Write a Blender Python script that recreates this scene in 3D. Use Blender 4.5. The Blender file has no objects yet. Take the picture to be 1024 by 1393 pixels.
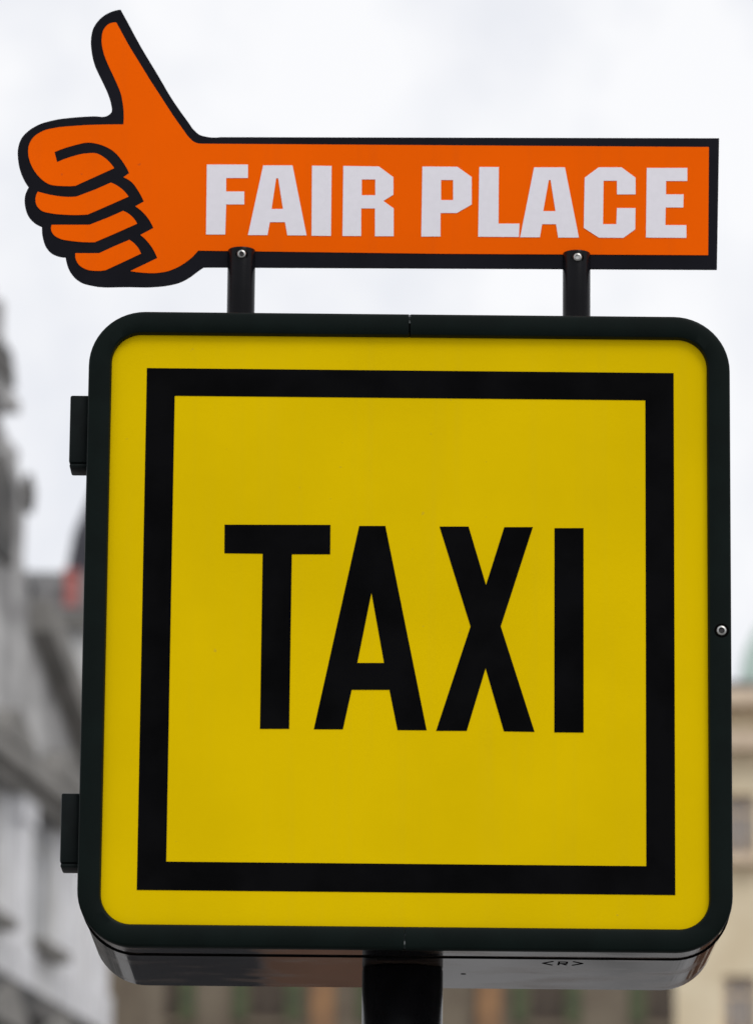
import bpy, bmesh, math, random
from mathutils import Vector, Matrix
from mathutils.geometry import tessellate_polygon
random.seed(7)
R = math.radians

# ------------------------------------------------------------------ camera, sky, sun, exposure
sc = bpy.context.scene
col = sc.collection
cam_d = bpy.data.cameras.new('camera')
cam = bpy.data.objects.new('camera', cam_d); col.objects.link(cam)
sc.camera = cam
YAW, PITCH, ROLL = 0.00044, 0.217214, 0.0094839
fwd = Vector((math.sin(YAW)*math.cos(PITCH), math.cos(YAW)*math.cos(PITCH), math.sin(PITCH)))
r0 = Vector((math.cos(YAW), -math.sin(YAW), 0)); u0 = r0.cross(fwd)
rgt = r0*math.cos(ROLL) + u0*math.sin(ROLL); upv = -r0*math.sin(ROLL) + u0*math.cos(ROLL)
cam.matrix_world = Matrix(((rgt.x, upv.x, -fwd.x, -0.0395), (rgt.y, upv.y, -fwd.y, -5.6966),
                           (rgt.z, upv.z, -fwd.z, 1.67735), (0, 0, 0, 1)))
cam_d.sensor_fit = 'HORIZONTAL'; cam_d.sensor_width = 24.0
cam_d.lens = 24.0*7000/1024
cam_d.clip_start = 0.05; cam_d.clip_end = 6000
cam_d.dof.use_dof = True
cam_d.dof.focus_distance = 5.84
cam_d.dof.aperture_fstop = 7.4

SUN_EL, SUN_AZ = R(52), R(150)          # azimuth measured from +Y towards +X
world = bpy.data.worlds.new('World'); sc.world = world
world.use_nodes = True
wn = world.node_tree; wn.nodes.clear()
def wnode(t, **k):
    n = wn.nodes.new(t)
    for a, b in k.items(): setattr(n, a, b)
    return n
sky_t = wnode('ShaderNodeTexSky', sky_type='NISHITA', sun_disc=False, sun_elevation=SUN_EL, sun_rotation=SUN_AZ)
bg = wnode('ShaderNodeBackground'); bg.inputs[1].default_value = 0.10
wo = wnode('ShaderNodeOutputWorld')
tc = wnode('ShaderNodeTexCoord')
nz = wnode('ShaderNodeTexNoise'); nz.inputs['Scale'].default_value = 26; nz.inputs['Detail'].default_value = 4; nz.inputs['Roughness'].default_value = .5
rp = wnode('ShaderNodeValToRGB')
rp.color_ramp.elements[0].position = .33; rp.color_ramp.elements[0].color = (8.55, 8.7, 9.2, 1)
rp.color_ramp.elements[1].position = .60; rp.color_ramp.elements[1].color = (10.1, 10.1, 10.25, 1)
mx = wnode('ShaderNodeMix', data_type='RGBA'); mx.inputs[0].default_value = .94
wn.links.new(tc.outputs['Generated'], nz.inputs['Vector'])
wn.links.new(nz.outputs['Fac'], rp.inputs[0])
wn.links.new(sky_t.outputs[0], mx.inputs[6]); wn.links.new(rp.outputs[0], mx.inputs[7])
wn.links.new(mx.outputs[2], bg.inputs[0]); wn.links.new(bg.outputs[0], wo.inputs[0])

sun_d = bpy.data.lights.new('sun', 'SUN'); sun = bpy.data.objects.new('sun', sun_d); col.objects.link(sun)
sun_d.energy = 1.05; sun_d.angle = R(25); sun_d.color = (1, .97, .92)
sd = Vector((math.sin(SUN_AZ)*math.cos(SUN_EL), math.cos(SUN_AZ)*math.cos(SUN_EL), math.sin(SUN_EL)))
sun.rotation_euler = sd.to_track_quat('Z', 'Y').to_euler()

sc.view_settings.view_transform = 'Standard'; sc.view_settings.look = 'None'
sc.view_settings.gamma = 1; sc.view_settings.exposure = 0.0; sc.view_settings.use_curve_mapping = False
sc.cycles.use_denoising = True

# ------------------------------------------------------------------ materials
def mat(name, c, rough=.5, spec=.5, metal=0., var=.0, scale=8., c2=None, bump=0., bscale=60., detail=5., lo=.4, hi=.6, coat=0., rvar=0., stretch=None):
    m = bpy.data.materials.new(name); m.use_nodes = True
    nt = m.node_tree; b = nt.nodes['Principled BSDF']
    b.inputs['Roughness'].default_value = rough; b.inputs['Metallic'].default_value = metal
    b.inputs['Specular IOR Level'].default_value = spec; b.inputs['Coat Weight'].default_value = coat
    b.inputs['Base Color'].default_value = (*c, 1)
    t = nt.nodes.new('ShaderNodeTexCoord')
    if var or c2:
        n = nt.nodes.new('ShaderNodeTexNoise'); n.inputs['Scale'].default_value = scale; n.inputs['Detail'].default_value = detail
        r = nt.nodes.new('ShaderNodeValToRGB')
        a = c2 if c2 else tuple(x*(1-var) for x in c)
        e = c if c2 else tuple(min(1, x*(1+var)) for x in c)
        r.color_ramp.elements[0].position = lo; r.color_ramp.elements[0].color = (*a, 1)
        r.color_ramp.elements[1].position = hi; r.color_ramp.elements[1].color = (*e, 1)
        vec = t.outputs['Object']
        if stretch:
            mp = nt.nodes.new('ShaderNodeMapping'); mp.inputs['Scale'].default_value = stretch
            nt.links.new(vec, mp.inputs['Vector']); vec = mp.outputs[0]
        nt.links.new(vec, n.inputs['Vector']); nt.links.new(n.outputs['Fac'], r.inputs[0])
        nt.links.new(r.outputs[0], b.inputs['Base Color'])
        if rvar:
            q = nt.nodes.new('ShaderNodeMapRange')
            q.inputs['From Min'].default_value = lo; q.inputs['From Max'].default_value = hi
            q.inputs['To Min'].default_value = min(1, rough+rvar); q.inputs['To Max'].default_value = rough
            nt.links.new(n.outputs['Fac'], q.inputs[0]); nt.links.new(q.outputs[0], b.inputs['Roughness'])
    if bump:
        n2 = nt.nodes.new('ShaderNodeTexNoise'); n2.inputs['Scale'].default_value = bscale; n2.inputs['Detail'].default_value = 4
        bp = nt.nodes.new('ShaderNodeBump'); bp.inputs['Strength'].default_value = bump; bp.inputs['Distance'].default_value = .002
        nt.links.new(t.outputs['Object'], n2.inputs['Vector']); nt.links.new(n2.outputs['Fac'], bp.inputs['Height'])
        nt.links.new(bp.outputs[0], b.inputs['Normal'])
    return m
M = {}
M['yellow'] = mat('yellow_acrylic', (.755, .525, .0), .5, .015, var=.03, scale=5, bump=.02, bscale=220)
def weather(m, amount=.10, speck=.5, dirt=(.25, .19, .06)):
    nt = m.node_tree; b = nt.nodes['Principled BSDF']; src = b.inputs['Base Color'].links[0].from_socket
    t = nt.nodes.new('ShaderNodeTexCoord'); mp = nt.nodes.new('ShaderNodeMapping'); mp.inputs['Scale'].default_value = (60, 60, 2.2)
    n = nt.nodes.new('ShaderNodeTexNoise'); n.inputs['Scale'].default_value = 1.; n.inputs['Detail'].default_value = 5
    r = nt.nodes.new('ShaderNodeMapRange'); r.inputs['From Min'].default_value = .52; r.inputs['From Max'].default_value = .80; r.inputs['To Max'].default_value = amount
    n2 = nt.nodes.new('ShaderNodeTexNoise'); n2.inputs['Scale'].default_value = 95.; n2.inputs['Detail'].default_value = 2
    r2 = nt.nodes.new('ShaderNodeMapRange'); r2.inputs['From Min'].default_value = .735; r2.inputs['From Max'].default_value = .80; r2.inputs['To Max'].default_value = speck
    ad = nt.nodes.new('ShaderNodeMath'); ad.operation = 'ADD'; ad.use_clamp = True
    mx_ = nt.nodes.new('ShaderNodeMix'); mx_.data_type = 'RGBA'; mx_.inputs[7].default_value = (*dirt, 1)
    L = nt.links.new
    L(t.outputs['Object'], mp.inputs['Vector']); L(mp.outputs[0], n.inputs['Vector']); L(n.outputs['Fac'], r.inputs[0])
    L(t.outputs['Object'], n2.inputs['Vector']); L(n2.outputs['Fac'], r2.inputs[0])
    L(r.outputs[0], ad.inputs[0]); L(r2.outputs[0], ad.inputs[1]); L(ad.outputs[0], mx_.inputs[0])
    L(src, mx_.inputs[6]); L(mx_.outputs[2], b.inputs['Base Color'])
weather(M['yellow'], .035, .3)
M['print'] = mat('black_print_film', (.003, .003, .0035), .6, .02, var=.3, scale=12)
M['frame'] = mat('dark_green_black_paint', (.0032, .0068, .0060), .42, .07, var=.12, scale=20, bump=.03, bscale=400)
M['body'] = mat('glossy_black_casing', (.007, .007, .008), .04, .20, c2=(.075, .05, .036), scale=1., lo=.34, hi=.50, rvar=.14, bump=.004, bscale=14, stretch=(9, 15, 22))  # brown dusty streaks painted in to imitate mottled reflections on the underside
M['hinge'] = mat('black_hinge_paint', (.005, .008, .008), .4, .10, var=.2, scale=30)
M['post'] = mat('black_post_paint', (.005, .005, .0065),   .26, .10, var=.2, scale=25, bump=.03, bscale=300)
M['pole'] = mat('black_pole_paint', (.004, .004, .005), .25, .12, var=.2, scale=25, bump=.03, bscale=200)
M['plate'] = mat('black_sign_film', (.0085, .0085, .0125), .5, .05, var=.15, scale=10)
M['orange'] = mat('orange_reflective_film', (.95, .125, .0), .5, .02, var=.02, scale=6)
weather(M['orange'], .07, .35, (.35, .07, .02))
M['white_film'] = mat('white_reflective_film', (.83, .81, .87), .5, .08, var=.012, scale=150)
M['steel'] = mat('stainless_steel', (.42, .42, .41), .38, .5, metal=1., var=.15, scale=300)
M['recess'] = mat('dark_recess', (.03, .028, .028), .6, .3, var=.2, scale=300)
M['sealant'] = mat('grey_sealant', (.26, .28, .28), .8, .2, c2=(.012, .018, .018), scale=190, lo=.45, hi=.6)
M['mark'] = mat('dark_mark_print', (.003, .003, .003), 1., .0, var=.2, scale=60)
# town
M['grey_stone'] = mat('weathered_grey_plaster', (.80, .80, .81), .9, .2, c2=(.58, .575, .57), scale=.9, lo=.3, hi=.62, bump=.4, bscale=8)
M['pale_stone'] = mat('pale_grey_stucco', (.80, .80, .82), .9, .2, c2=(.66, .66, .68), scale=1.4, lo=.35, hi=.6)
M['gable_stone'] = mat('stained_gable_plaster', (.56, .555, .55), .9, .2, c2=(.26, .255, .255), scale=1.1, lo=.36, hi=.6)
M['dark_stone'] = mat('sooty_sandstone', (.15, .145, .14), .9, .2, c2=(.07, .07, .07), scale=1.6, lo=.35, hi=.6)
M['shadow_stone'] = mat('shaded_trim_stone', (.27, .26, .245), .9, .2, c2=(.18, .175, .165), scale=1.2, lo=.35, hi=.6)  # trim darkened in colour for the shade under sills, hoods and cornices
M['slate'] = mat('grey_slate', (.19, .185, .185), .7, .3, c2=(.13, .13, .13), scale=2., lo=.4, hi=.6)
M['dark_slate'] = mat('purple_black_slate', (.075, .07, .085), .7, .3, c2=(.05, .05, .06), scale=2., lo=.4, hi=.6)
M['red'] = mat('red_clay', (.48, .17, .155), .8, .2, c2=(.38, .15, .14), scale=3., lo=.4, hi=.6)
M['white_wall'] = mat('white_render', (.62, .62, .61), .9, .2, c2=(.5, .5, .5), scale=.8, lo=.35, hi=.6)
M['brown'] = mat('brown_plaster', (.215, .18, .135), .9, .2, c2=(.155, .125, .095), scale=1.2, lo=.35, hi=.62, bump=.3, bscale=8)
M['ochre'] = mat('orange_ochre_stucco', (.35, .20, .105), .9, .2, c2=(.28, .165, .095), scale=2., lo=.35, hi=.6)
M['olive'] = mat('olive_green_paint', (.10, .12, .06), .6, .3, c2=(.075, .09, .05), scale=3.)
M['brick'] = mat('red_brown_brick', (.15, .08, .052), .95, .04, c2=(.07, .042, .03), scale=2.2, lo=.35, hi=.6)
M['cream'] = mat('cream_stucco', (.84, .73, .53), .9, .2, c2=(.74, .62, .43), scale=1.1, lo=.35, hi=.6)
M['cream_trim'] = mat('pinkish_trim', (.74, .60, .45), .9, .2, c2=(.64, .51, .38), scale=2.)
M['copper'] = mat('hazed_green_copper', (.56, .70, .62), .7, .3, c2=(.47, .60, .53), scale=.8, lo=.35, hi=.6)  # distance haze is mixed into the copper's pale tone
M['glass'] = mat('window_glass', (.05, .058, .062), .08, .5, var=.2, scale=.6)
M['dim_glass'] = mat('dim_curtained_glass', (.115, .095, .075), .35, .15, c2=(.06, .05, .045), scale=1.3, lo=.35, hi=.6)
M['blue_glass'] = mat('bluish_glass', (.27, .28, .31), .3, .3, c2=(.17, .175, .19), scale=1.5)
M['pale_glass'] = mat('curtained_glass', (.5, .51, .54), .15, .5, var=.15, scale=.8)
M['wood'] = mat('white_window_wood', (.5, .5, .48), .6, .3, var=.1, scale=4)
M['brown_wood'] = mat('brown_window_wood', (.13, .09, .06), .6, .3, var=.2, scale=4)
M['paving'] = mat('granite_paving', (.33, .325, .315), .8, .3, c2=(.24, .235, .225), scale=3, lo=.4, hi=.6, bump=.5, bscale=30)
M['ground'] = mat('cobbled_ground', (.31, .305, .305), .9, .05, c2=(.12, .118, .115), scale=1.1, lo=.36, hi=.58, bump=.4, bscale=12)
M['asphalt'] = mat('asphalt', (.028, .028, .03), .95, .03, var=.3, scale=2, bump=.5, bscale=80)
M['kerb'] = mat('granite_kerb', (.36, .355, .35), .8, .3, var=.15, scale=10)

# ------------------------------------------------------------------ helpers
def link(name, bm, m, parent=None, loc=None, smooth=False, props=None):
    me = bpy.data.meshes.new(name)
    bmesh.ops.recalc_face_normals(bm, faces=bm.faces)
    bm.to_mesh(me); bm.free()
    me.materials.append(m)
    if smooth:
        for p in me.polygons: p.use_smooth = True
        try: me.set_sharp_from_angle(angle=R(smooth if smooth > 1 else 35))
        except Exception: pass
    o = bpy.data.objects.new(name, me); col.objects.link(o)
    if parent: o.parent = parent
    if loc: o.location = loc
    for k, v in (props or {}).items(): o[k] = v
    return o
def thing(name, label, cat, loc=(0, 0, 0), rz=0., group=None):
    o = bpy.data.objects.new(name, None); col.objects.link(o)
    o.location = loc; o.rotation_euler = (0, 0, rz); o.empty_display_size = .2
    o['label'] = label; o['category'] = cat
    if group: o['group'] = group
    return o
def copy_part(o, parent, loc):
    c = o.copy(); col.objects.link(c); c.parent = parent; c.location = loc
    for ch in list(o.children):
        d = ch.copy(); col.objects.link(d); d.parent = c
    return c
def box(bm, x0, x1, y0, y1, z0, z1, bev=0.):
    vs = [bm.verts.new((x, y, z)) for x in (x0, x1) for y in (y0, y1) for z in (z0, z1)]
    fs = [bm.faces.new([vs[i] for i in q]) for q in ((0, 1, 3, 2), (4, 6, 7, 5), (0, 4, 5, 1), (2, 3, 7, 6), (0, 2, 6, 4), (1, 5, 7, 3))]
    if bev:
        es = list({e for f in fs for e in f.edges})
        bmesh.ops.bevel(bm, geom=es, offset=bev, segments=2, profile=.5, affect='EDGES')
def B(*a, **k):
    bm = bmesh.new(); box(bm, *a, **k); return bm
def plate(bm, loops, y0, y1):
    """polygon loops in x,z (first outer, then holes) made solid from y0 (front) to y1"""
    l3 = [[Vector((a, b, 0)) for a, b in lp] for lp in loops]
    tris = tessellate_polygon(l3)
    flat = [p for lp in loops for p in lp]
    fr = [bm.verts.new((a, y0, b)) for a, b in flat]; bk = [bm.verts.new((a, y1, b)) for a, b in flat]
    for t in tris:
        try:
            bm.faces.new([fr[i] for i in t]); bm.faces.new([bk[i] for i in reversed(t)])
        except ValueError: pass
    s = 0
    for lp in loops:
        n = len(lp)
        for i in range(n):
            a, b = s+i, s+(i+1) % n
            bm.faces.new((fr[a], fr[b], bk[b], bk[a]))
        s += n
    return bm
def lathe(bm, prof, cx=0., cy=0., n=32, axis='Z', c=(0, 0, 0)):
    """profile of (radius, height) turned round Z (or round Y for screws)"""
    rings = []
    for r, h in prof:
        ring = []
        for i in range(n):
            a = 2*math.pi*i/n
            p = (cx+r*math.cos(a), cy+r*math.sin(a), h) if axis == 'Z' else (c[0]+r*math.cos(a), c[1]+h, c[2]+r*math.sin(a))
            ring.append(bm.verts.new(p))
        rings.append(ring)
    for a, b in zip(rings, rings[1:]):
        for i in range(n):
            bm.faces.new((a[i], a[(i+1) % n], b[(i+1) % n], b[i]))
    bm.faces.new(rings[0]); bm.faces.new(list(reversed(rings[-1])))
    return bm
def tube(bm, pts, r, n=12):
    for a, b in zip(pts, pts[1:]):
        a, b = Vector(a), Vector(b); d = b-a; q = d.to_track_quat('Z', 'Y')
        r1 = [bm.verts.new(a+q @ Vector((r*math.cos(t), r*math.sin(t), 0))) for t in [2*math.pi*i/n for i in range(n)]]
        r2 = [bm.verts.new(b+q @ Vector((r*math.cos(t), r*math.sin(t), 0))) for t in [2*math.pi*i/n for i in range(n)]]
        for i in range(n): bm.faces.new((r1[i], r1[(i+1) % n], r2[(i+1) % n], r2[i]))
        bm.faces.new(r1); bm.faces.new(list(reversed(r2)))
def rrect(h, r, n=12):
    """rounded square outline, half size h, corner radius r, counted from top centre clockwise"""
    pts = [(0., h)]
    for cx, cz, a0 in ((h-r, h-r, 90), (h-r, -h+r, 0)):
        for i in range(n+1):
            a = R(a0-90*i/n); pts.append((cx+r*math.cos(a), cz+r*math.sin(a)))
    pts.append((0., -h))
    return pts + [(-x, z) for x, z in reversed(pts[1:-1])]

# ------------------------------------------------------------------ traced outlines, metres on the sign's own plane (x, z)
HAND_PLATE = [(-0.3463,3.5748),(-0.3421,3.5671),(-0.3378,3.5593),(-0.3336,3.5514),(-0.3294,3.5434),(-0.3251,3.5355),(-0.3203,3.5269),(-0.3153,3.5184),(-0.3102,3.5099),(-0.3051,3.5015),(-0.3001,3.4931),(-0.2967,3.4872),(-0.2933,3.4814),(-0.29,3.4755),(-0.2865,3.4697),(-0.283,3.464),(-0.2795,3.4586),(-0.2758,3.4533),(-0.2722,3.448),(-0.2684,3.4428),(-0.2629,3.4351),(-0.2595,3.4299),(-0.2576,3.4275),(-0.2533,3.4232),(-0.2509,3.4213),(-0.2496,3.4206),(-0.2473,3.4197),(-0.2435,3.4188),(-0.2399,3.4181),(-0.2363,3.4177),(-0.2326,3.4176),(-0.2289,3.4177),(-0.2252,3.4182),(0.3635,3.4227),(0.3601,3.2623),(-0.2227,3.2594),(-0.2427,3.2592),(-0.2489,3.2547),(-0.2568,3.2483),(-0.2613,3.2452),(-0.2662,3.2424),(-0.2688,3.2412),(-0.2714,3.2401),(-0.2764,3.2385),(-0.284,3.2369),(-0.288,3.2361),(-0.2961,3.2352),(-0.3042,3.2346),(-0.3092,3.2344),(-0.3193,3.2344),(-0.3294,3.2346),(-0.3386,3.2344),(-0.3478,3.2341),(-0.3569,3.2339),(-0.366,3.2344),(-0.3749,3.236),(-0.3812,3.2375),(-0.3832,3.2382),(-0.3851,3.239),(-0.3871,3.24),(-0.3889,3.2412),(-0.3908,3.2425),(-0.3925,3.2439),(-0.3941,3.2454),(-0.3956,3.2471),(-0.397,3.2488),(-0.3996,3.2526),(-0.4014,3.2563),(-0.4028,3.2599),(-0.4044,3.266),(-0.405,3.2697),(-0.4085,3.2699),(-0.412,3.2705),(-0.4155,3.2715),(-0.4192,3.2731),(-0.421,3.2741),(-0.4226,3.2753),(-0.424,3.2765),(-0.4253,3.2779),(-0.4276,3.2809),(-0.4286,3.2825),(-0.4295,3.2843),(-0.431,3.2882),(-0.4321,3.2922),(-0.4327,3.295),(-0.4332,3.2979),(-0.4334,3.3008),(-0.4335,3.3037),(-0.4335,3.3066),(-0.4373,3.3082),(-0.4408,3.3101),(-0.4424,3.3113),(-0.4442,3.3128),(-0.4459,3.3144),(-0.4475,3.3162),(-0.449,3.3181),(-0.4502,3.3201),(-0.4513,3.3222),(-0.4522,3.3244),(-0.453,3.3267),(-0.4541,3.3314),(-0.4544,3.334),(-0.4547,3.3367),(-0.4547,3.3394),(-0.4545,3.342),(-0.4541,3.3446),(-0.4536,3.3466),(-0.4529,3.3486),(-0.4521,3.3505),(-0.4512,3.3525),(-0.45,3.3544),(-0.4528,3.3582),(-0.4553,3.3622),(-0.4575,3.3666),(-0.4596,3.3713),(-0.4612,3.3761),(-0.4626,3.3813),(-0.4635,3.3867),(-0.4641,3.392),(-0.4643,3.3973),(-0.4642,3.3999),(-0.4639,3.4025),(-0.4629,3.4075),(-0.4621,3.4099),(-0.4612,3.4123),(-0.4601,3.4145),(-0.4588,3.4166),(-0.4573,3.4185),(-0.4556,3.4204),(-0.452,3.4238),(-0.4498,3.4256),(-0.4475,3.4272),(-0.4427,3.4301),(-0.4402,3.4314),(-0.4368,3.4329),(-0.4333,3.4341),(-0.4261,3.4362),(-0.4175,3.4382),(-0.4124,3.439),(-0.4022,3.4403),(-0.3931,3.4412),(-0.3849,3.4418),(-0.3768,3.4423),(-0.3731,3.4423),(-0.3656,3.4417),(-0.3621,3.442),(-0.359,3.4433),(-0.3571,3.4447),(-0.3554,3.4464),(-0.3547,3.4473),(-0.3542,3.4492),(-0.3542,3.4513),(-0.3545,3.4535),(-0.356,3.4606),(-0.3576,3.466),(-0.3596,3.4712),(-0.361,3.4747),(-0.3659,3.485),(-0.3709,3.4952),(-0.3742,3.5021),(-0.3756,3.5056),(-0.3776,3.5121),(-0.3792,3.5188),(-0.3802,3.5252),(-0.3808,3.5314),(-0.3809,3.5345),(-0.3806,3.5402),(-0.3799,3.5454),(-0.3793,3.548),(-0.3786,3.5504),(-0.3775,3.5529),(-0.3763,3.5552),(-0.3749,3.5575),(-0.3733,3.5597),(-0.3716,3.5617),(-0.3699,3.5636),(-0.3679,3.5654),(-0.3659,3.567),(-0.3638,3.5685),(-0.3616,3.5698),(-0.3588,3.5713),(-0.3558,3.5725),(-0.3528,3.5735),(-0.3496,3.5743)]
HAND_FACE = [(-0.3511,3.5584),(-0.3352,3.5292),(-0.3089,3.4863),(-0.2826,3.4454),(-0.2775,3.438),(-0.2722,3.4306),(-0.2651,3.4205),(-0.2635,3.4184),(-0.2594,3.4141),(-0.2567,3.412),(-0.2553,3.4112),(-0.2537,3.4106),(-0.252,3.4101),(-0.2502,3.4098),(-0.2483,3.4097),(-0.2464,3.4097),(0.3513,3.4116),(0.3498,3.2792),(0.0362,3.2778),(-0.2493,3.2788),(-0.2526,3.2747),(-0.2561,3.2708),(-0.2601,3.2672),(-0.2646,3.2637),(-0.2692,3.2605),(-0.2741,3.2578),(-0.2792,3.2554),(-0.2818,3.2544),(-0.2847,3.2534),(-0.2877,3.2526),(-0.2938,3.2515),(-0.2994,3.2509),(-0.307,3.2509),(-0.3133,3.2512),(-0.3209,3.2519),(-0.3285,3.2531),(-0.2972,3.2692),(-0.2985,3.2724),(-0.2999,3.2756),(-0.3015,3.2786),(-0.3032,3.2815),(-0.3051,3.2843),(-0.3072,3.2871),(-0.3096,3.2899),(-0.312,3.2925),(-0.3147,3.2949),(-0.3175,3.2973),(-0.3025,3.3058),(-0.3038,3.309),(-0.3054,3.312),(-0.307,3.3149),(-0.3089,3.3176),(-0.3108,3.3202),(-0.3132,3.3229),(-0.3157,3.3255),(-0.3183,3.3279),(-0.3212,3.3301),(-0.3242,3.3322),(-0.3142,3.3381),(-0.3169,3.3438),(-0.3199,3.3493),(-0.3243,3.3561),(-0.3257,3.3581),(-0.3272,3.3599),(-0.3289,3.3616),(-0.3307,3.3631),(-0.3325,3.3644),(-0.3345,3.3656),(-0.3367,3.3667),(-0.3389,3.3676),(-0.3321,3.3727),(-0.335,3.3785),(-0.3383,3.384),(-0.3421,3.3895),(-0.3443,3.3923),(-0.3466,3.395),(-0.3491,3.3975),(-0.3517,3.3997),(-0.3543,3.4015),(-0.3571,3.4031),(-0.36,3.4046),(-0.3629,3.4059),(-0.3659,3.407),(-0.3688,3.4079),(-0.3719,3.4086),(-0.375,3.4092),(-0.3781,3.4096),(-0.3812,3.4097),(-0.3847,3.4095),(-0.3883,3.4088),(-0.3989,3.4058),(-0.4034,3.4045),(-0.4078,3.403),(-0.4122,3.4014),(-0.4165,3.3996),(-0.4208,3.3977),(-0.4175,3.3853),(-0.4101,3.3887),(-0.4025,3.3916),(-0.3926,3.3947),(-0.3896,3.3954),(-0.3865,3.396),(-0.3783,3.3969),(-0.3757,3.397),(-0.3732,3.3968),(-0.3707,3.3963),(-0.3686,3.3955),(-0.3664,3.3945),(-0.3643,3.3932),(-0.3604,3.3904),(-0.3581,3.3884),(-0.3559,3.3862),(-0.3538,3.3838),(-0.3518,3.3813),(-0.35,3.3786),(-0.3953,3.3565),(-0.4014,3.356),(-0.4075,3.356),(-0.4173,3.3564),(-0.4207,3.3568),(-0.424,3.3575),(-0.427,3.3585),(-0.4296,3.3599),(-0.432,3.3616),(-0.4344,3.3635),(-0.4366,3.3655),(-0.4387,3.3677),(-0.4405,3.3697),(-0.4422,3.3719),(-0.4438,3.3742),(-0.4452,3.3765),(-0.4466,3.3789),(-0.4479,3.3817),(-0.4491,3.3845),(-0.4501,3.3875),(-0.4509,3.3904),(-0.4515,3.3934),(-0.4517,3.3959),(-0.4519,3.3985),(-0.4518,3.4011),(-0.4516,3.4037),(-0.451,3.4061),(-0.4504,3.4081),(-0.4495,3.4101),(-0.4485,3.412),(-0.4474,3.4138),(-0.4462,3.4154),(-0.4443,3.4174),(-0.4421,3.4192),(-0.4398,3.4208),(-0.4349,3.4235),(-0.432,3.4247),(-0.429,3.4256),(-0.4197,3.4276),(-0.4152,3.4284),(-0.4061,3.4294),(-0.3969,3.4302),(-0.3867,3.431),(-0.3766,3.4316),(-0.3652,3.432),(-0.359,3.4322),(-0.3527,3.4323),(-0.3464,3.4324),(-0.3402,3.4324),(-0.34,3.4365),(-0.3399,3.4406),(-0.34,3.4447),(-0.3402,3.4487),(-0.3411,3.4565),(-0.3424,3.464),(-0.3432,3.4677),(-0.3443,3.4713),(-0.3454,3.4746),(-0.3495,3.4841),(-0.3547,3.4952),(-0.3585,3.5031),(-0.3627,3.5129),(-0.3648,3.5187),(-0.3665,3.5249),(-0.3672,3.5281),(-0.3677,3.5313),(-0.368,3.5345),(-0.3681,3.5377),(-0.3677,3.5427),(-0.3673,3.5452),(-0.3667,3.5476),(-0.3658,3.5497),(-0.3638,3.5528),(-0.3627,3.5542),(-0.3614,3.5555),(-0.36,3.5565),(-0.3585,3.5573),(-0.3568,3.5579),(-0.355,3.5583),(-0.3531,3.5585)]
FINGERS = [[(-0.4393,3.3489),(-0.4401,3.3473),(-0.4408,3.3457),(-0.4413,3.3441),(-0.4417,3.3424),(-0.4419,3.3407),(-0.4419,3.3391),(-0.4418,3.3373),(-0.4415,3.3356),(-0.441,3.3339),(-0.4404,3.3323),(-0.4396,3.331),(-0.4387,3.3297),(-0.4364,3.3273),(-0.4352,3.3263),(-0.4329,3.325),(-0.4304,3.3241),(-0.4278,3.3235),(-0.4194,3.322),(-0.4133,3.3214),(-0.4017,3.3209),(-0.3962,3.3208),(-0.3908,3.3209),(-0.3853,3.3212),(-0.3798,3.3216),(-0.3567,3.3324),(-0.3323,3.3439),(-0.334,3.3463),(-0.3359,3.3486),(-0.3378,3.3507),(-0.3398,3.3526),(-0.3419,3.3544),(-0.3441,3.3559),(-0.3463,3.3574),(-0.3486,3.3587),(-0.351,3.3598),(-0.3535,3.3609),(-0.3723,3.352),(-0.3937,3.3433),(-0.3993,3.3429),(-0.4049,3.3428),(-0.4107,3.3431),(-0.4168,3.3439),(-0.4262,3.3455),(-0.4328,3.3471)],
 [(-0.4221,3.3086),(-0.4227,3.3059),(-0.4227,3.3045),(-0.4227,3.3033),(-0.4225,3.302),(-0.4221,3.3008),(-0.4209,3.2984),(-0.4193,3.2963),(-0.418,3.2951),(-0.4165,3.294),(-0.4132,3.2923),(-0.4116,3.2916),(-0.4092,3.2908),(-0.4066,3.2902),(-0.3963,3.2888),(-0.3862,3.2879),(-0.3771,3.2877),(-0.371,3.2878),(-0.3509,3.297),(-0.3216,3.3109),(-0.3227,3.313),(-0.324,3.315),(-0.3254,3.3169),(-0.327,3.3187),(-0.3286,3.3203),(-0.3303,3.3218),(-0.3322,3.3232),(-0.3341,3.3244),(-0.3362,3.3255),(-0.3383,3.3265),(-0.3564,3.3179),(-0.3778,3.309)],
 [(-0.3935,3.2742),(-0.3935,3.2713),(-0.3932,3.2685),(-0.3928,3.2672),(-0.3923,3.2656),(-0.3915,3.264),(-0.3907,3.2625),(-0.3897,3.2611),(-0.3886,3.2599),(-0.3872,3.2586),(-0.3856,3.2574),(-0.3839,3.2564),(-0.3804,3.2547),(-0.3785,3.2541),(-0.3764,3.2536),(-0.3723,3.2531),(-0.3677,3.2529),(-0.3627,3.2531),(-0.3576,3.2539),(-0.3401,3.2625),(-0.3163,3.2745),(-0.3181,3.2784),(-0.3203,3.282),(-0.3215,3.2836),(-0.3231,3.2853),(-0.3247,3.287),(-0.3265,3.2885),(-0.3285,3.2899),(-0.3305,3.2911),(-0.3481,3.2831),(-0.3656,3.2745)]]
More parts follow.
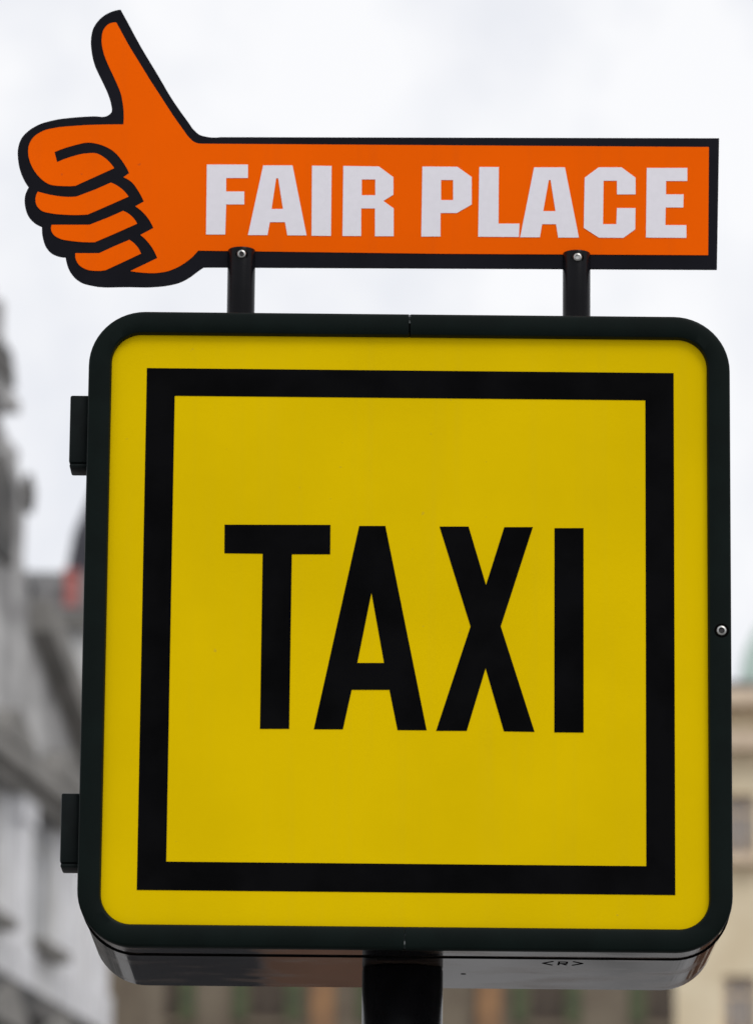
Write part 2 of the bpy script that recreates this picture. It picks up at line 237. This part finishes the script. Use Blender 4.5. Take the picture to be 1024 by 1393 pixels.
SLOGAN = [('F', [[(-0.2408,3.384),(-0.1923,3.3845),(-0.1921,3.368),(-0.2178,3.3677),(-0.2176,3.3512),(-0.1962,3.3514),(-0.196,3.3356),(-0.2173,3.3354),(-0.2178,3.2986),(-0.2404,3.2984)]]),
 ('A', [[(-0.1744,3.3836),(-0.1398,3.384),(-0.1222,3.2985),(-0.1448,3.2983),(-0.1477,3.3144),(-0.1656,3.3142),(-0.1681,3.2984),(-0.1911,3.2982)], [(-0.1589,3.368),(-0.1565,3.368),(-0.1503,3.3305),(-0.1638,3.3303)]]),
 ('I', [[(-0.1168,3.3839),(-0.0937,3.3837),(-0.0935,3.2981),(-0.1164,3.2982)]]),
 ('R', [[(-0.0799,3.3839),(-0.0379,3.3836),(-0.0208,3.3707),(-0.0206,3.3493),(-0.0324,3.3415),(-0.0201,3.3325),(-0.0198,3.2985),(-0.0418,3.2982),(-0.0421,3.3322),(-0.0583,3.3321),(-0.058,3.2984),(-0.08,3.2982)], [(-0.058,3.3676),(-0.0421,3.3677),(-0.0419,3.3484),(-0.0578,3.3482)]]),
 ('P', [[(0.0133,3.3841),(0.0546,3.3842),(0.0715,3.3718),(0.0717,3.3382),(0.0543,3.3276),(0.035,3.3274),(0.0352,3.2987),(0.0126,3.2984)], [(0.0354,3.3678),(0.0496,3.3679),(0.0498,3.3433),(0.0356,3.3432)]]),
 ('L', [[(0.0804,3.3842),(0.1034,3.3844),(0.1033,3.3151),(0.128,3.3154),(0.1274,3.299),(0.0794,3.2989)]]),
 ('A', [[(0.145,3.3844),(0.1813,3.3848),(0.1979,3.299),(0.1735,3.2988),(0.171,3.3151),(0.1545,3.3149),(0.1521,3.2989),(0.1288,3.2987)], [(0.1623,3.3689),(0.1645,3.369),(0.1703,3.331),(0.1559,3.3309)]]),
 ('C', [[(0.2212,3.3852),(0.2481,3.3855),(0.2646,3.3729),(0.2646,3.3525),(0.2427,3.3522),(0.2427,3.369),(0.2269,3.3688),(0.2262,3.3156),(0.2419,3.3158),(0.2427,3.3355),(0.2645,3.3357),(0.2641,3.3097),(0.2502,3.2992),(0.2215,3.2992),(0.2036,3.3109),(0.2047,3.3724)]]),
 ('E', [[(0.2779,3.385),(0.3257,3.3855),(0.3256,3.3695),(0.3005,3.3692),(0.3004,3.3528),(0.3212,3.353),(0.3208,3.337),(0.3,3.3368),(0.2996,3.3152),(0.3243,3.3155),(0.3243,3.2999),(0.2767,3.2998)]])]
TAXI = [('T', [[(-0.2088,2.9181),(-0.089,2.919),(-0.0889,2.885),(-0.1323,2.8846),(-0.1327,2.684),(-0.1654,2.6836),(-0.1652,2.8849),(-0.2085,2.885)]]),
 ('A', [[(-0.0564,2.9181),(-0.0268,2.9184),(0.0216,2.6838),(-0.011,2.6837),(-0.0205,2.7296),(-0.063,2.7292),(-0.0724,2.684),(-0.105,2.6837)], [(-0.0418,2.8412),(-0.0268,2.7603),(-0.057,2.76)]]),
 ('X', [[(0.0346,2.9183),(0.0674,2.9186),(0.0875,2.851),(0.1079,2.9183),(0.1402,2.9187),(0.1043,2.8037),(0.1427,2.6832),(0.1084,2.6834),(0.0875,2.7555),(0.0666,2.6836),(0.0323,2.6833),(0.0703,2.8033)]]),
 ('I', [[(0.1648,2.9177),(0.1976,2.9181),(0.1978,2.6829),(0.165,2.6828)]])]

# ------------------------------------------------------------------ ground
bm = bmesh.new(); box(bm, -1500, 1500, -400, 2500, -.5, 0)
link('ground', bm, M['ground'], props={'kind': 'structure'})
link('road', B(-60, 60, 3.2, 9.4, -.2, .004), M['asphalt'], props={'kind': 'structure'})
bm = bmesh.new(); box(bm, -60, 60, -9, 2.9, -.3, .13)
link('pavement', bm, M['paving'], props={'kind': 'structure'})
link('kerb', B(-60, 60, 2.903, 3.197, -.25, .137, bev=.012), M['kerb'], props={'kind': 'structure'})

link('brown_reflection_strip', B(-.62, .02, 12, 42, -.2, .008), M['brick'], props={'kind': 'structure'})  # unseen strip, added to put brown into the casing's reflection
link('dark_reflection_strip', B(-2.6, -.63, 12, 42, -.2, .007), M['asphalt'], props={'kind': 'structure'})  # unseen too, added so the casing's left part mirrors something dark

# ------------------------------------------------------------------ town behind (built where it stands, 60 to 300 m off)
def wall_open(w0, w1, z0, z1, depth, holes, rev=.22):
    """a block whose front (y=0) has real window openings with reveals"""
    bm = bmesh.new()
    xs = sorted({w0, w1, *[h[0] for h in holes], *[h[1] for h in holes]})
    zs = sorted({z0, z1, *[h[2] for h in holes], *[h[3] for h in holes]})
    V = {}
    def v(x, y, z):
        k = (round(x, 4), round(y, 4), round(z, 4))
        if k not in V: V[k] = bm.verts.new(k)
        return V[k]
    for xa, xb in zip(xs, xs[1:]):
        for za, zb in zip(zs, zs[1:]):
            cx, cz = (xa+xb)/2, (za+zb)/2
            if any(h[0] < cx < h[1] and h[2] < cz < h[3] for h in holes): continue
            bm.faces.new((v(xa, 0, za), v(xb, 0, za), v(xb, 0, zb), v(xa, 0, zb)))
    for a, b, c, d in holes:
        for p, q in (((a, c), (b, c)), ((b, c), (b, d)), ((b, d), (a, d)), ((a, d), (a, c))):
            bm.faces.new([bm.verts.new(t) for t in ((p[0], 0, p[1]), (q[0], 0, q[1]), (q[0], rev, q[1]), (p[0], rev, p[1]))])
        bm.faces.new([bm.verts.new(t) for t in ((a, rev, c), (b, rev, c), (b, rev, d), (a, rev, d))])
    for q in (((w0, 0, z0), (w0, depth, z0), (w0, depth, z1), (w0, 0, z1)), ((w1, 0, z0), (w1, depth, z0), (w1, depth, z1), (w1, 0, z1)),
              ((w0, depth, z0), (w1, depth, z0), (w1, depth, z1), (w0, depth, z1)), ((w0, 0, z1), (w1, 0, z1), (w1, depth, z1), (w0, depth, z1))):
        bm.faces.new([bm.verts.new(t) for t in q])
    return bm
def window_proto(w, h, frame_m, glass_m, sill_m, parent, loc, hood=None, shutter=None):
    """window > pane, sill, hood, shutter; origin at the opening's bottom centre on the wall face"""
    bm = bmesh.new(); f = .07
    for a in ((-w/2+.003, -w/2+f, .003, h-.003), (w/2-f, w/2-.003, .003, h-.003), (-w/2+f, w/2-f, h-f, h-.003), (-w/2+f, w/2-f, .003, f),
              (-.03, .03, f, h-f), (-w/2+f, -.03, h*.66, h*.66+.05), (.03, w/2-f, h*.66, h*.66+.05)):
        box(bm, a[0], a[1], .10, .17, a[2], a[3])
    o = link('window', bm, frame_m, parent, loc)
    bm = bmesh.new(); box(bm, -w/2+.02, w/2-.02, .13, .15, .02, h-.02); link('pane', bm, glass_m, o)
    link('sill', B(-w/2-.12, w/2+.12, -.22, -.002, -.14, -.01), sill_m, o)
    if hood:
        bm = bmesh.new(); W = w/2+.22; z = h+.16
        plate(bm, [[(-W, z), (W, z), (W, z+.14), (0, z+.14+hood), (-W, z+.14)]], -.38, -.002); link('hood', bm, sill_m, o)
    if shutter:
        for s in (-1, 1):
            bm = bmesh.new(); a, b = sorted((s*(w/2+.04), s*(w/2+.04+w*.48)))
            box(bm, a, b, -.06, -.004, 0, h)
            for k in range(6): box(bm, a+.05, b-.05, -.075, -.061, .08+k*h/6.3, .08+k*h/6.3+.09)
            link('shutter', bm, shutter, o)
    return o
def windows(parent, spots, w, h, *a, **k):
    p = window_proto(w, h, *a, parent, (spots[0][0], 0, spots[0][1]), **k)
    for x, z in spots[1:]: copy_part(p, parent, (x, 0, z))
def holes(spots, w, h): return [(x-w/2, x+w/2, z, z+h) for x, z in spots]

# grey baroque house on the left, its street front running away from the camera
bh = thing('baroque_house', 'weathered grey baroque house with tall scrolled gable at left edge behind taxi sign', 'house',
           (-4.4148, 62.0034, 0), math.pi/2-R(8.764))
us = [-9.4, -6.2, -3.1, .2, 2.75-.2]
sp1 = [(u, 10.72) for u in (-6.2, -3.1, .15)]; sp0 = [(u, 6.4) for u in (-6.2, -3.1, .15, 2.6)]; spg = [(u, 1.6) for u in (-6.2, -3.1, .15, 2.6)]
link('wall', wall_open(-9.0, 4.0, 9.64, 12.95, 11, holes(sp1, 1.5, 1.95)), M['grey_stone'], bh)
link('lower_wall', wall_open(-9.05, 4.05, 0, 9.638, 11.05, holes(sp0, 1.5, 2.7)+holes(spg, 1.5, 3.0)), M['dark_stone'], bh)
windows(bh, sp1, 1.5, 1.95, M['wood'], M['pale_glass'], M['shadow_stone'], hood=.35)
windows(bh, sp0, 1.5, 2.7, M['wood'], M['glass'], M['shadow_stone'], hood=.4)
windows(bh, spg, 1.5, 3.0, M['wood'], M['glass'], M['shadow_stone'])
# scrolled gable, its right flank raking down
half = [(0, 18.7), (.10, 18.7), (.10, 18.25), (.42, 18.15), (.62, 17.95), (.72, 17.68), (1.2, 17.62), (1.2, 17.48), (.1, 17.44), (.1, 17.0),
        (.98, 16.98), (1.15, 16.8), (1.30, 16.62), (1.86, 16.55), (1.90, 16.42), (1.66, 16.28), (1.62, 15.6), (2.05, 15.15), (3.2, 14.75), (4.4, 14.35), (5.6, 13.95), (6.6, 13.45), (6.75, 12.95)]
gx = -3.1
bm = bmesh.new(); plate(bm, [[(gx+a, z) for a, z in half] + [(gx-a, z) for a, z in reversed(half) if a > 0]], 0, .7)
link('gable', bm, M['gable_stone'], bh)
for s in (-1, 1):
    bm = bmesh.new(); lo = [(s*a+gx, z) for a, z in half[17:22]]; plate(bm, [lo + [(x, z-.42) for x, z in reversed(lo)]], -.32, -.002)
    link('raking_cornice', bm, M['shadow_stone'], bh)
bm = bmesh.new(); box(bm, -9.2, 4.15, -.35, -.002, 12.6, 12.9); box(bm, -9.1, 4.08, -.2, -.002, 12.42, 12.6)
link('cornice', bm, M['shadow_stone'], bh)
bm = bmesh.new(); box(bm, -9.1, 4.08, -.22, -.002, 9.62, 9.95); link('string_course', bm, M['dark_stone'], bh)
pil = None
for u in (-7.7, -4.65, -1.5, 1.75, 3.55):
    if pil is None:
        bm = bmesh.new(); box(bm, -.36, .36, -.14, -.003, 10.5, 12.1); box(bm, -.46, .46, -.18, -.003, 9.96, 10.5); box(bm, -.46, .46, -.18, -.003, 12.1, 12.41)
        pil = link('pilaster', bm, M['pale_stone'], bh, (u, 0, 0))
    else: copy_part(pil, bh, (u, 0, 0))
for s, zz, sc_ in ((1.52, 16.5, 1.), (-1.52, 16.5, 1.), (0, 18.7, 1.05)):      # urns and the obelisk on the gable
    bm = bmesh.new()
    if s: lathe(bm, [(.20, 0), (.20, .12), (.10, .18), (.25, .42), (.27, .55), (.16, .68), (.10, .75), (.05, .9)], n=16)
    else: lathe(bm, [(.22, 0), (.22, .2), (.15, .25), (.12, .7), (.04, 1.1)], n=8)
    link('urn' if s else 'finial', bm, M['dark_stone'], bh, (gx+s, .35, zz))
bm = bmesh.new(); plate(bm, [[(gx-.62, 15.3), (gx+.62, 15.3), (gx+.62, 16.3), (gx, 16.7), (gx-.62, 16.3)]], -.10, -.002); link('niche_panel', bm, M['dark_stone'], bh)
bm = bmesh.new(); plate(bm, [[(gx-.68, 17.7), (gx+.68, 17.7), (gx+.58, 17.93), (gx+.40, 18.12), (gx-.40, 18.12), (gx-.58, 17.93)]], -.05, -.004); link('gable_cap', bm, M['dark_stone'], bh)
for s in (-1, 1):
    bm = bmesh.new(); lathe(bm, [(.24, 0), (.27, -.03), (.27, -.07), (.12, -.11)], n=18, axis='Y', c=(gx+s*1.62, -.002, 16.5)); link('scroll', bm, M['dark_stone'], bh)
bm = bmesh.new(); vs = [bm.verts.new(p) for p in ((-9, .8, 12.96), (4, .8, 12.96), (4, 11, 12.96), (-9, 11, 12.96), (-9+5, 5.5, 15.6), (-1, 5.5, 15.6))]
for q in ((0, 1, 5, 4), (1, 2, 5), (2, 3, 4, 5), (3, 0, 4)): bm.faces.new([vs[i] for i in q])
link('roof', bm, M['slate'], bh)

# slate roofed house with a red chimney behind it
sh = thing('slate_roof_house', 'pale house with grey slate roof and red chimney, left of sign behind scrolled gable', 'house', (-6.4, 86, 0), R(3))
spa = [(x, z) for x in (-4.2, -2.7, -1.2, .45) for z in (4, 8.2, 12.2, 15.2, 17.75)]
link('wall', wall_open(-5, 1.42, 0, 19.95, 9, holes(spa, .62, 1.35)), M['white_wall'], sh)
windows(sh, spa, .62, 1.35, M['brown_wood'], M['glass'], M['shadow_stone'])
link('cornice', B(-5.2, 1.5, -.3, -.002, 19.7, 19.95), M['shadow_stone'], sh)
bm = bmesh.new(); pr = [(-.35, 19.96), (9.3, 19.96), (6.2, 20.95), (1.0, 20.95)]
a = [bm.verts.new((-5.1, y, z)) for y, z in pr]; b = [bm.verts.new((1.46, y, z)) for y, z in pr]
bm.faces.new(a); bm.faces.new(list(reversed(b)))
for i in range(4): bm.faces.new((a[i], a[(i+1) % 4], b[(i+1) % 4], b[i]))
rf = link('roof', bm, M['slate'], sh)
bm = bmesh.new(); box(bm, .74, 1.0, -.2, .5, 19.99, 20.68); box(bm, .71, 1.03, -.24, .54, 20.68, 20.76); link('chimney', bm, M['red'], rf)
bm = bmesh.new(); box(bm, -.35, .1, -.15, .6, 19.97, 20.4); plate(bm, [[(-.45, 20.4), (.2, 20.4), (-.12, 20.75)]], -.25, .9); link('dormer', bm, M['dark_slate'], rf)

# dark slate turret further back
tu = thing('slate_turret', 'dark slate onion dome turret just left of sign above the red chimney', 'tower', (-5.55, 100, 0))
bm = bmesh.new(); lathe(bm, [(1.3, 0), (1.3, 21.0), (1.5, 21.1), (1.5, 21.4)], n=8); link('wall', bm, M['brown'], tu)
bm = bmesh.new(); lathe(bm, [(1.4, 21.41), (1.0, 22.0), (.78, 22.6), (.8, 23.3), (.92, 23.8), (.8, 24.5), (.52, 25.2), (.3, 25.8), (.16, 26.6), (.05, 28.2)], n=20)
link('roof', bm, M['dark_slate'], tu, smooth=40)

# brown house closing the street under the sign
br = thing('brown_house', 'brown town house with green shutters and orange pilasters, below the taxi box beside pole', 'house', (0, 110, 0))
bx = [-7.6, -4.9, -3.35, -2.15, -.05, 1.3, 3.55, 4.95, 7.2]
spb = [(x, z) for x in (-7.5, -4.75, -2.35, .45, 3.95, 6.6) for z in (4.2, 8.2, 12.0, 15.45)]
link('wall', wall_open(-9.5, 9.2, 0, 21, 10, holes(spb, .75, 1.9)), M['brown'], br)
windows(br, spb, .75, 1.9, M['brown_wood'], M['dim_glass'], M['brown'], shutter=M['olive'])
pil = None
for x in (-8.7, -1.1, 2.65, 8.4):
    if pil is None:
        bm = bmesh.new(); box(bm, -.27, .27, -.16, -.003, 0, 20.2); box(bm, -.36, .36, -.22, -.003, 20.2, 20.6); pil = link('pilaster', bm, M['ochre'], br, (x, 0, 0))
    else: copy_part(pil, br, (x, 0, 0))
link('cornice', B(-9.8, 9.5, -.5, -.003, 20.61, 21.0), M['cream_trim'], br)
bm = bmesh.new(); pr = [(-.5, 21.01), (10.4, 21.01), (5, 22.6)]
a = [bm.verts.new((-9.7, y, z)) for y, z in pr]; b = [bm.verts.new((9.4, y, z)) for y, z in pr]
bm.faces.new(a); bm.faces.new(list(reversed(b)))
for i in range(3): bm.faces.new((a[i], a[(i+1) % 3], b[(i+1) % 3], b[i]))
link('roof', bm, M['red'], br)
bp = link('brick_panel', B(3.0, 5.2, -.05, -.0035, 14.0, 15.2), M['brick'], br)

# cream house on the right
ch = thing('cream_house', 'cream stucco house with flat cornice at right edge beside the taxi box', 'house', (5.0, 72, 0), R(-5))
spc = [(x, z) for x in (.56, 3.0, 5.4) for z in (1.5, 5.2, 10.72, 13.5)]
link('wall', wall_open(-.42, 7.4, 9.0, 15.75, 9, holes(spc[2::4]+spc[3::4], .5, .95)), M['cream'], ch)
link('lower_wall', wall_open(-.45, 7.43, 0, 8.998, 9.03, holes(spc[0::4]+spc[1::4], .5, .95)), M['brick'], ch)
windows(ch, spc, .5, .95, M['cream_trim'], M['blue_glass'], M['cream_trim'])
bm = bmesh.new(); box(bm, -.7, 7.6, -.3, -.003, 15.1, 15.38); link('string_course', bm, M['cream_trim'], ch)
bm = bmesh.new(); box(bm, -.75, 7.7, -.45, 9.3, 15.76, 16.02); link('cornice', bm, M['cream_trim'], ch)
link('roof', B(-.4, 7.4, .2, 8.9, 16.021, 16.25), M['slate'], ch)

# copper dome far off, paled in colour for haze
cd = thing('church_tower', 'far church tower with haze-paled green copper dome above the cream house', 'tower', (25.0, 300, 0))
bm = bmesh.new(); box(bm, -2.6, 2.6, -2.6, 2.6, 0, 56); box(bm, -2.9, 2.9, -2.9, 2.9, 56.001, 56.6); link('wall', bm, M['white_wall'], cd)
bm = bmesh.new(); lathe(bm, [(2.9, 56.61), (2.95, 57.6), (2.9, 59), (2.6, 60.6), (2.0, 62.0), (1.2, 63.0), (.9, 63.4), (.9, 64.6), (.5, 65.4), (.15, 67), (.05, 69)], n=24)
link('dome', bm, M['copper'], cd, smooth=40)

# ------------------------------------------------------------------ the signpost
PX, PY = -.0022, .160
sp = thing('signpost', 'thick round black pole carrying the yellow taxi box', 'signpost', (PX, PY, .13))
bm = bmesh.new(); lathe(bm, [(.0462, 0), (.0462, 2.3025), (.0455, 2.3040)], n=48); link('pole', bm, M['pole'], sp, smooth=40)
bm = bmesh.new(); box(bm, -.13, .13, -.13, .13, .0, .014, bev=.004); link('base_plate', bm, M['pole'], sp)
b0 = None
for sx in (-1, 1):
    for sy in (-1, 1):
        if b0 is None:
            bm = bmesh.new(); lathe(bm, [(.014, 0), (.014, .004), (.011, .005), (.011, .016), (.009, .018)], n=6); b0 = link('bolt', bm, M['steel'], sp, (sx*.095, sy*.095, .0141))
        else: copy_part(b0, sp, (sx*.095, sy*.095, .0141))

# ------------------------------------------------------------------ the taxi box
ZC = 2.80
tx = thing('taxi_sign', 'square yellow illuminated box sign reading TAXI in a black frame', 'sign', (0, 0, ZC))
def ring_loft(bm, rings, closed_loop=True):
    vr = [[bm.verts.new(p) for p in r] for r in rings]
    n = len(vr[0])
    for a, b in zip(vr, vr[1:]):
        for i in range(n if closed_loop else n-1):
            bm.faces.new((a[i], a[(i+1) % n], b[(i+1) % n], b[i]))
    return vr
HO, RO = .3652, .064
# frame profile: (inset from the outer edge, y)
prof = [(.004, .0030), (0, .0018), (0, -.0052), (.0005, -.0070), (.0016, -.0083), (.0035, -.0090), (.0125, -.0092), (.0225, -.0090),
        (.0246, -.0078), (.0256, -.0056), (.0262, -.002), (.0262, .012)]
for side in (1, -1):
    rings = []
    for ins, y in prof:
        pts = rrect(HO-ins, max(RO-ins*1.15, .02), 14)
        n = len(pts)//2
        hp = pts[:n+1]
        hp = [(max(x, .0009), z) for x, z in hp]
        rings.append([(side*x-.0012, y, z) for x, z in hp])
    bm = bmesh.new(); vr = ring_loft(bm, rings, False)
    for k in (0, -1):
        bm.faces.new([r[k] for r in vr])
    link('frame_half', bm, M['frame'], tx, smooth=30)
# joint between the halves, top and bottom, showing grey sealant
for s in (1, -1):
    link('joint_backing', B(-.0019, -.0005, -.0040, .0115, *sorted((s*(HO-.0258), s*(HO-.0014)))), M['mark'], tx)
    bm = bmesh.new(); z0, z1 = sorted((s*(HO-(.011 if s > 0 else .0235)), s*(HO-.0012)))
    box(bm, -.00195, -.00045, -.0076, -.0042, z0, z1); link('joint_seal', bm, M['sealant'], tx)
# casing behind the frame, one tray with rounded edges
prof = [(.005, .0030), (.0006, .0032), (.0006, .0560), (.006, .0562), (.006, .0618), (0, .0620), (0, .3330), (.0012, .3345), (.09, .3345)]
rings = [[(x, y, z) for x, z in rrect(HO-ins, max(RO-ins, .02), 14)] for ins, y in prof]
bm = bmesh.new(); vr = ring_loft(bm, rings); bm.faces.new(list(reversed(vr[-1]))); bm.faces.new(vr[0])
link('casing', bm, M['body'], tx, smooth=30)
bm = bmesh.new(); vr = ring_loft(bm, [[(x, y, z) for x, z in rrect(HO+ins, RO+ins, 14)] for ins, y in ((-.003, .0566), (.0006, .0570), (.0010, .0585), (.0006, .0606), (-.003, .0612))])
bm.faces.new(vr[0]); bm.faces.new(list(reversed(vr[-1]))); link('gasket', bm, M['mark'], tx, smooth=30)
# yellow face with printed black square and letters
bm = bmesh.new(); plate(bm, [rrect(.3455, .036, 12)], 0, .0085); fp = link('face_panel', bm, M['yellow'], tx)
a, b = .3002, .2680
bm = bmesh.new(); plate(bm, [[(-a, a), (a, a), (a, -a), (-a, -a)], [(-b, b), (b, b), (b, -b), (-b, -b)]], -.0005, -.0001); link('border', bm, M['print'], fp)
for ch_, loops in TAXI:
    bm = bmesh.new(); plate(bm, [[(x, z-ZC) for x, z in lp] for lp in loops], -.0005, -.0001)
    link('letter', bm, M['print'], fp, props={'label': 'black letter %s of TAXI' % ch_})
# hinges on the left side
h0 = None
for z in (.2300, -.2300):
    if h0 is None:
        bm = bmesh.new(); box(bm, -.0222, 0, .012, .058, -.0385, .0405, bev=.0022)
        h0 = link('hinge', bm, M['hinge'], tx, (-HO-.0002, 0, z), smooth=30)
        link('hinge_cap', B(-.0216, -.0002, .0135, .0565, -.0440, -.0387, bev=.0022), M['hinge'], h0, smooth=30)
    else: copy_part(h0, tx, (-HO-.0002, 0, z))
# lock screw on the right of the frame
def screw(parent, loc, s=1.):
    bm = bmesh.new(); lathe(bm, [(.0062*s, .001), (.0062*s, -.0008), (.0052*s, -.0024), (.0034*s, -.0030), (.0032*s, -.0012)], n=24, axis='Y')
    o = link('screw', bm, M['steel'], parent, loc, smooth=30)
    bm = bmesh.new(); lathe(bm, [(.0034*s, -.0006), (.0032*s, -.0016)], n=6, axis='Y'); link('hex_socket', bm, M['recess'], o)
    return o
screw(tx, (.3528, -.0082, -.0005))
bm = bmesh.new(); lathe(bm, [(.0084, .004), (.0084, -.0012), (.0074, -.0018)], n=24, axis='Y'); link('recess_ring', bm, M['mark'], tx, (.3528, -.0078, -.0005))  # dark disc standing in for the shaded recess round the screw
# small <R> mark on the underside, and one small dark spot
zb = -HO-.0004
bm = bmesh.new()
def flat(x0, y0, x1, y1, w):
    d = Vector((x1-x0, y1-y0)); n = Vector((-d.y, d.x)).normalized()*w/2
    p = [(x0+n.x, y0+n.y), (x1+n.x, y1+n.y), (x1-n.x, y1-n.y), (x0-n.x, y0-n.y)]
    v = [bm.verts.new((a_, b_, zb)) for a_, b_ in p]; w_ = [bm.verts.new((a_, b_, zb+.0003)) for a_, b_ in p]
    bm.faces.new(v); bm.faces.new(w_)
    for i in range(4): bm.faces.new((v[i], v[(i+1) % 4], w_[(i+1) % 4], w_[i]))
x, y, W_ = .156, .098, .0022
flat(x+.011, y-.016, x, y, .0022); flat(x, y, x+.011, y+.016, .0022)
flat(x+.018, y-.014, x+.018, y+.014, .0022); flat(x+.018, y-.012, x+.027, y-.012, .0022); flat(x+.027, y-.012, x+.027, y+.002, .0022); flat(x+.018, y+.002, x+.027, y+.002, .0022); flat(x+.021, y+.002, x+.027, y+.014, .0022)
flat(x+.034, y-.016, x+.045, y, .0022); flat(x+.045, y, x+.034, y+.016, .0022)
link('stamped_mark', bm, M['mark'], tx, props={'label': 'small dark <R> mark on the underside'})
for hx, hy in ((.068, .20),):
    bm = bmesh.new(); lathe(bm, [(.003, zb), (.003, zb+.0003)], cx=hx, cy=hy, n=10); link('dark_spot', bm, M['mark'], tx)  # thin dark disc laid on the underside

# ------------------------------------------------------------------ the thumb-up hand sign on its two posts
Y0 = .143
hs = thing('hand_sign', 'orange pointing thumbs-up hand sign reading FAIR PLACE on two short black posts', 'sign', (0, .145, 3.1655))
T = lambda lp: [(x, z-3.1655) for x, z in lp]
yo = Y0-.145
bm = bmesh.new(); plate(bm, [T(HAND_PLATE)], yo, yo+.004); hp = link('plate', bm, M['plate'], hs)
bm = bmesh.new(); plate(bm, [T(HAND_FACE)], yo-.0006, yo-.0001); ff = link('orange_film', bm, M['orange'], hs)
for f_ in FINGERS:
    bm = bmesh.new(); plate(bm, [T(f_)], yo-.0006, yo-.0001); link('finger', bm, M['orange'], hs)
for ch_, loops in SLOGAN:
    bm = bmesh.new(); plate(bm, [T(l) for l in loops], yo-.0011, yo-.0007)
    link('letter', bm, M['white_film'], ff, props={'label': 'pale letter %s of FAIR PLACE' % ch_})
p0 = None
for x in (-.1983, .1953):
    if p0 is None:
        bm = bmesh.new(); lathe(bm, [(.0163, 0), (.0163, .1135), (.0157, .1150), (.0142, .1157), (.012, .1157)], n=40)
        p0 = link('support_post', bm, M['post'], hs, (x, 0, 0), smooth=40)
        sw = screw(p0, (0.0005, -.0153, .1058), .88)
        sr = bmesh.new(); lathe(sr, [(.0072, .004), (.0072, 0.0003), (.0066, 0)], n=24, axis='Y'); link('recess_ring', sr, M['mark'], p0, (.0005, -.0152, .1058))  # the post screw's shaded recess, also done as a dark disc
    else: copy_part(p0, hs, (x, 0, 0))
